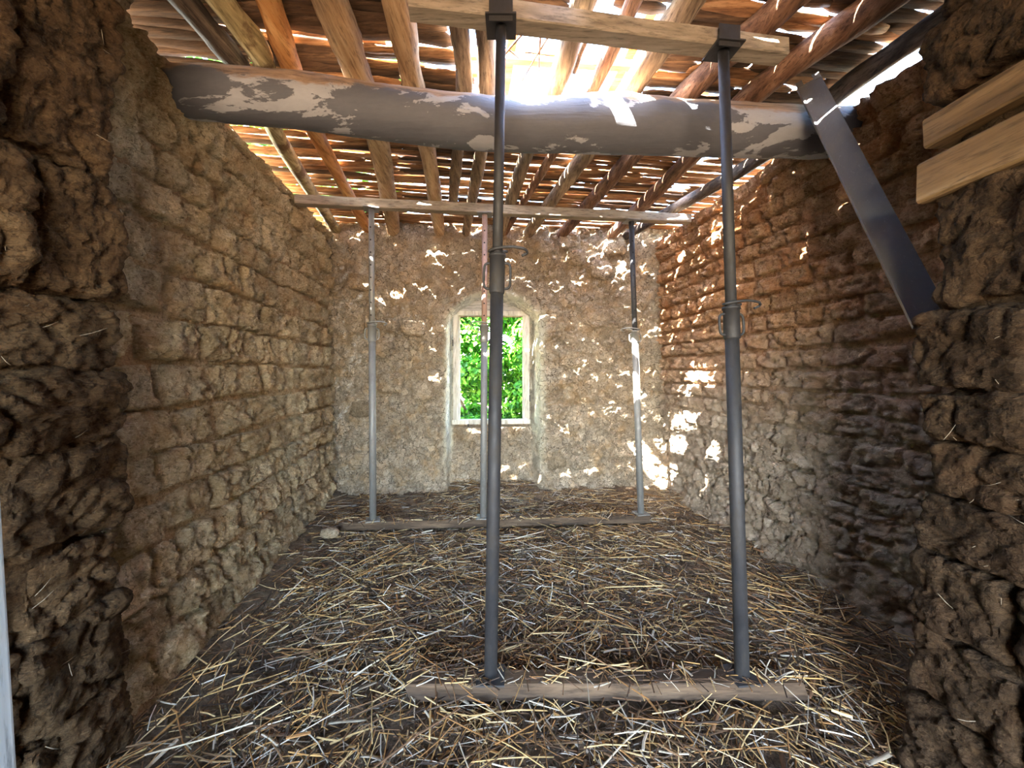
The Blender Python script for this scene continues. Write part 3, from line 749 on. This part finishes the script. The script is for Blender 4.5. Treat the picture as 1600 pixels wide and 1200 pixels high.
# steel plank leaning from the beam to the right wall
def plank():
    a = Vector((1.63, 2.11, 2.99)); b = Vector((1.615, 1.475, 1.585)); t = (b - a).normalized()
    s = Vector((0.75, -0.62, 0)); s = (s - t * s.dot(t)).normalized(); nrm = t.cross(s).normalized()
    if nrm.y > 0: nrm = -nrm
    W = 0.108; D = 0.02; th = .004
    prof = [(-W / 2, 0), (-W / 2, D + .008), (-W / 2 + .007, D + .008), (-W / 2 + .007, D), (W / 2, D), (W / 2, 0), (W / 2 - th, 0), (-W / 2 + th, 0)]
    vs_ = []; n = 10
    for i in range(n + 1):
        p = a.lerp(b, i / n)
        for (x, y_) in prof: vs_.append(p + s * x + nrm * (y_ - D))
    fs = []; m = 8
    for i in range(n):
        for k in range(m): fs.append((i * m + k, i * m + (k + 1) % m, (i + 1) * m + (k + 1) % m, (i + 1) * m + k))
    fs.append((0, 7, 6, 5, 4, 3, 2, 1)); q = n * m; fs.append(tuple(q + k for k in range(8)))
    e = empty('steel_plank', b); tag(e, 'grey steel channel plank leaning from the log beam down to the right wall', 'plank')
    child(mesh('channel', vs_, fs, 'channel', None, False), e)
    for k in (-.35, .35):
        c = a + s * W * k - t * .012; child(boxes('end_tab', [(c, (.03, .006, .05), Matrix((s, nrm, t)).transposed())], 'channel', None, .001), e)
plank()

# loose mud blocks on the wall tops
for (c, h, lab) in [((-1.80, 1.62, 3.03), (.13, .10, .07), 'grey mud block on top of the left wall beside the log beam end'), ((2.16, 2.62, 2.99), (.14, .13, .06), 'grey mud block on top of the right wall behind the log beam end'), ((2.2, 1.75, 3.0), (.15, .16, .07), 'mud block on the right wall top above the leaning steel plank')]:
    tag(lump('mud_block', c, h, 'stone', rough=.03, k=4, n=10, seed=U(0, 50)), lab, 'mud block', 'mud blocks on the wall tops')

# white board at the far left
e = boxes('white_board', [((-1.125, 0.79, 0.74), (0.14, 0.04, 1.5), Matrix.Rotation(-0.06, 3, 'Y'))], 'white_paint', None, .004)
tag(e, 'white painted upright board at the left edge beside the dark mud jamb', 'board')

# ------------------------------------------------------------------ straw
def density(x, y):
    xl = -1.45 - 0.18 * (y - 1.3); xr = 2.12 - 0.109 * (y - 1.3)
    if x < xl + 0.03 or x > xr - 0.03 or y > (4.52 if -.68 < x < .25 else 4.27 + 0.05 * x): return 0
    d = 1.0
    d *= min(1, 0.28 + max(0, (x - xl - 0.12)) / 0.6)
    if x > 1.1 and y > 2.6: d *= 0.45
    if y < 1.9 and x < -0.85: d = max(d * 0.9, .45)
    if -1.3 < x < -.75 and 3.4 < y: d *= .3
    n = noise.noise(Vector((x * 1.8, y * 1.8, 4)))
    return d * (0.75 + 0.6 * n)
PAL = [srgb(200, 172, 122), srgb(190, 160, 110), srgb(222, 196, 146), srgb(176, 136, 84), srgb(196, 184, 162), srgb(168, 158, 142), srgb(120, 94, 68), srgb(92, 70, 52), srgb(150, 110, 68), srgb(64, 52, 44), srgb(84, 72, 62), srgb(214, 206, 190)]
PW = [7, 7, 4, 8, 5, 8, 14, 14, 10, 11, 12, 2]
def straw_litter(n):
    vs_ = []; fs = []; cols = []; k = 0
    while k < n:
        x = U(-1.9, 2.1); y = U(0.9, 4.52)
        if rng.random() > density(x, y): continue
        fine = rng.random() < 0.45
        L = U(.02, .06) if fine else min(.36, .05 + rng.expovariate(1 / .075)); w = U(.0016, .0032) if fine else U(.0026, .0060); th = w * U(.25, .7)
        if not fine and rng.random() < .08: w *= 2.2; L *= .5
        an = U(0, math.pi); pit = rng.gauss(0, .07); z = floor_h(x, y) + (U(0.004, 0.018) if fine else abs(rng.gauss(0.016, .014))) + abs(math.sin(pit)) * L * .4
        if (1.6 < y < 1.72 and -.45 < x < 1.25) or (abs(y - 3.45 - .064 * x) < .06 and -1.5 < x < 1.25):
            if rng.random() < .45: continue
            z = max(z, .092 + U(0, .012))
        d = Vector((math.cos(an) * math.cos(pit), math.sin(an) * math.cos(pit), math.sin(pit))); s = Vector((-math.sin(an), math.cos(an), 0)); u = d.cross(s)
        roll = U(-.7, .7); s2 = s * math.cos(roll) + u * math.sin(roll); u2 = d.cross(s2)
        c = Vector((x, y, z)); b = len(vs_); bend = s * U(-.05, .05) * L
        for (t, ex) in ((-.5, 0), (0, 1), (.5, 0)):
            p = c + d * (t * L) + bend * ex
            vs_ += [p - s2 * w / 2 - u2 * th / 2, p + s2 * w / 2 - u2 * th / 2, p + s2 * w * .3 + u2 * th / 2, p - s2 * w * .3 + u2 * th / 2]
        for q in (0, 4):
            for m in range(4): fs.append((b + q + m, b + q + (m + 1) % 4, b + q + 4 + (m + 1) % 4, b + q + 4 + m))
        fs.append((b + 3, b + 2, b + 1, b)); fs.append((b + 8, b + 9, b + 10, b + 11))
        cc = rng.choices(PAL, PW)[0]; j = U(.6, .98); cols += [(cc[0] * j, cc[1] * j, cc[2] * j, 1)] * 12
        k += 1
    o = mesh('straw_litter', vs_, fs, 'straw', None, False)
    at = o.data.color_attributes.new('Col', 'FLOAT_COLOR', 'POINT'); at.data.foreach_set('color', np.array(cols, dtype=np.float32).ravel())
    o['kind'] = 'stuff'; tag(o, 'loose broken straw and cane chips strewn over the earth floor', 'straw')
straw_litter(27000)

# bigger single canes and wood chips
def cane_mesh(i, L, w, chip):
    pts = catmull([Vector((-L / 2, 0, 0)), Vector((-L / 6, U(-.02, .02) * L, 0.004)), Vector((L / 6, U(-.03, .03) * L, .003)), Vector((L / 2, 0, 0))], 3)
    vs_ = []; fs = []; n = len(pts)
    prof = [(-1, 0), (-.5, .8), (.5, .8), (1, 0), (.5, -.5), (-.5, -.5)] if not chip else [(-1, -.15), (-.9, .2), (.9, .2), (1, -.1), (.6, -.3), (-.6, -.3)]
    m = 6
    for k, p in enumerate(pts):
        sc = (1 + .15 * noise.noise(Vector((k * .8, i * 3.1, 0)))) * (.75 if k in (0, n - 1) else 1)
        for (a, b) in prof: vs_.append(p + Vector(((a * U(-.4, .4) * w if k in (0, n - 1) else 0), a * w / 2 * sc, b * w / 2)))
    for k in range(n - 1):
        for j in range(m): fs.append((k * m + j, (k + 1) * m + j, (k + 1) * m + (j + 1) % m, k * m + (j + 1) % m))
    fs.append(tuple(range(m))); fs.append(tuple(range(n * m - 1, (n - 1) * m - 1, -1)))
    me = bpy.data.meshes.new('cane_piece' if not chip else 'wood_chip'); me.from_pydata([tuple(v) for v in vs_], [], fs); me.update()
    me.polygons.foreach_set('use_smooth', [True] * len(me.polygons)); return me
def flat_wood(name, c1, c2, c3):
    return wood(name, c1, c2, c3, 'X', 1.2, 0.7, bump_d=.002, rand=.3)
M['cane_gold'] = flat_wood('golden cane', srgb(132, 100, 58), srgb(176, 144, 92), srgb(196, 168, 118))
M['cane_grey'] = flat_wood('grey cane', srgb(88, 79, 68), srgb(128, 117, 100), srgb(156, 144, 126))
M['cane_brown'] = flat_wood('brown cane', srgb(70, 50, 36), srgb(108, 80, 56), srgb(140, 106, 74))
bases = []
for i in range(14):
    chip = i >= 10; me = cane_mesh(i, U(.16, .42) if not chip else U(.07, .17), U(.0045, .0085) if not chip else U(.014, .026), chip)
    me.materials.append(M[['cane_gold', 'cane_gold', 'cane_grey', 'cane_brown'][i % 4] if not chip else ['cane_brown', 'cane_grey'][i % 2]]); bases.append((me, chip, i))
def drop(me, chip, x, y, an, lift=0.0, lab=None, pitch=None):
    o = bpy.data.objects.new('wood_chip' if chip else 'cane_piece', me); C.objects.link(o)
    o.location = (x, y, floor_h(x, y) + U(.014, .036) + lift); o.rotation_euler = (U(-.3, .3), rng.gauss(0, .04) if pitch is None else pitch, an)
    xl = -1.45 - 0.18 * (y - 1.3); xr = 2.12 - 0.109 * (y - 1.3); mt = me.materials[0].name.split()[0]
    where = ('in front of the near batten' if y < 1.62 else 'behind the far batten' if y > 3.5 + .06 * x else 'along the foot of the left wall' if x < xl + .5 else 'along the foot of the right wall' if x > xr - .5 else
             'just behind the near batten' if y < 2.2 else 'in the middle of the floor' if y < 2.9 else 'just in front of the far batten')
    side = '' if 'wall' in where else ', left of the dark prop' if x < -.1 * y / 1.66 else ', right of the dark prop'
    if chip: tag(o, 'flat %s wood chip %s%s' % (mt, where, side), 'wood chip', '%s wood chips %s%s' % (mt, where, side))
    else: tag(o, 'long %s split cane %s%s' % (mt, where, side), 'cane', '%s canes %s%s' % (mt, where, side))
    return o
k = 0
while k < 260:
    x = U(-1.8, 2.0); y = 1.0 + 3.2 * rng.random() ** 1.3
    if rng.random() > density(x, y) + .12 * (density(x, y) > 0): continue
    me, chip, i = rng.choice(bases); drop(me, chip, x, y, U(0, math.pi)); k += 1
# fan of canes on the left by the wall, and heaps by the right wall
for k in range(20):
    t = k / 20; me, chip, i = bases[k % 10]; x, y = lerp(-1.30, -1.35, t) + U(-.1, .3), lerp(1.7, 2.9, t); drop(me, False, x, y, U(1.0, 1.9) if k % 3 else U(.3, .9), .01)
for k in range(26):
    t = k / 26; me, chip, i = bases[k % 10]; x, y = lerp(1.75, 1.55, t) + U(-.25, .05), lerp(1.75, 2.9, t); drop(me, False, x, y, U(1.9, 2.7), .01)

# straw fibres sticking out of the jamb mud
def fibres(parent, X, sgn, n):
    vs_ = []; fs = []
    for k in range(n):
        p = Vector((X - sgn * U(-.01, .02), U(.9, 1.36 if sgn < 0 else 1.22), U(.1, 1.9 if sgn > 0 else 2.9))); d = Vector((-sgn * U(.0, .5), U(-1, 1), U(-1, 1))).normalized() * U(.02, .07)
        tube([p, p + d * .5 + Vector((0, 0, -.003)), p + d], [.001, .001, .0006], 4, 0, 8, vs_, fs)
    o = mesh('straw_fibres', vs_, fs, 'cane_grey', parent); o['kind'] = 'stuff'
fibres(jl, -1.41, -1, 50); fibres(jr, 1.40, 1, 36)

# round clay lump and pot-like stone on the far left floor
tag(lump('floor_stone', (-1.50, 3.16, .07), (.075, .05, .04), 'stone', rough=.012, k=2.6, n=10, seed=3), 'rounded reddish stone on the floor at the left end of the far batten', 'stone')

# ------------------------------------------------------------------ trees outside
def leaves(n, blobs, size, pal):
    vs_ = []; fs = []; cols = []
    for k in range(n):
        c, r = rng.choice(blobs); d = Vector((rng.gauss(0, 1), rng.gauss(0, 1), rng.gauss(0, 1))).normalized()
        p = Vector(c) + Vector((d.x * r[0], d.y * r[1], d.z * r[2])) * (U(.35, 1) ** .5)
        nrm = (d + Vector((U(-.8, .8), U(-.8, .8), U(-.2, 1.0)))).normalized(); t = nrm.cross(Vector((U(-1, 1), U(-1, 1), U(-1, .2)))).normalized(); s = nrm.cross(t)
        L = size * U(.6, 1.25); w = L * U(.32, .45); b = len(vs_)
        vs_ += [p, p + t * L * .45 + s * w + nrm * L * .08, p + t * L, p + t * L * .45 - s * w + nrm * L * .08, p + t * L * .5 - nrm * L * .03]
        fs += [(b, b + 4, b + 1), (b + 1, b + 4, b + 2), (b + 2, b + 4, b + 3), (b + 3, b + 4, b)]
        cc = rng.choice(pal); j = U(.7, 1.2); cols += [(cc[0] * j, cc[1] * j, cc[2] * j, 1)] * 5
    return vs_, fs, cols
def tree(name, base, trunk, blobs, n, size, label):
    e = empty(name, base); tag(e, label, 'tree' if 'tree' in name else 'shrub')
    v, f, c = leaves(n, blobs, size, [srgb(70, 132, 34), srgb(90, 150, 42), srgb(54, 112, 38), srgb(120, 172, 64), srgb(44, 92, 34)])
    o = mesh('foliage', v, f, 'leaf', None, False); at = o.data.color_attributes.new('Col', 'FLOAT_COLOR', 'POINT'); at.data.foreach_set('color', np.array(c, dtype=np.float32).ravel()); child(o, e)
    v, f = [], []
    for pts, r in trunk: tube(catmull([Vector(p) for p in pts], 5), r, 9, .01, 6, v, f)
    child(mesh('trunk', v, f, 'bark'), e)
B = []
for k in range(80): B.append(((U(-1.8, .9), U(5.9, 7.0), U(-.3, 2.9)), (U(.25, .45), U(.2, .35), U(.2, .35))))
tree('leafy_shrub', (-.4, 6.5, -.35), [([(-.4, 6.5, -.4), (-.35, 6.5, .8), (-.5, 6.5, 2.2)], .04), ([(-.4, 6.5, .2), (.1, 6.4, 1.0), (.4, 6.4, 2.0)], .025), ([(-.4, 6.5, .2), (-.9, 6.4, 1.0), (-1.2, 6.4, 2.2)], .025)], B, 42000, .10, 'bright green leafy shrub seen outside through the arched window')
B = []
for k in range(26): B.append(((U(-6.5, -2.2), U(6.8, 10), U(4.0, 8.0)), (U(.6, 1.0), U(.6, .9), U(.4, .8))))
tree('tall_tree', (-4.2, 8.4, -.35), [([(-4.2, 8.4, -.4), (-4.0, 8.4, 2.5), (-4.3, 8.4, 6.5)], .16), ([(-4.1, 8.4, 2.8), (-3.2, 8.2, 4.4), (-2.8, 8.2, 6)], .08)], B, 9000, .2, 'green tree outside glimpsed through the gaps in the roof at the left')
print('slats', nsl)
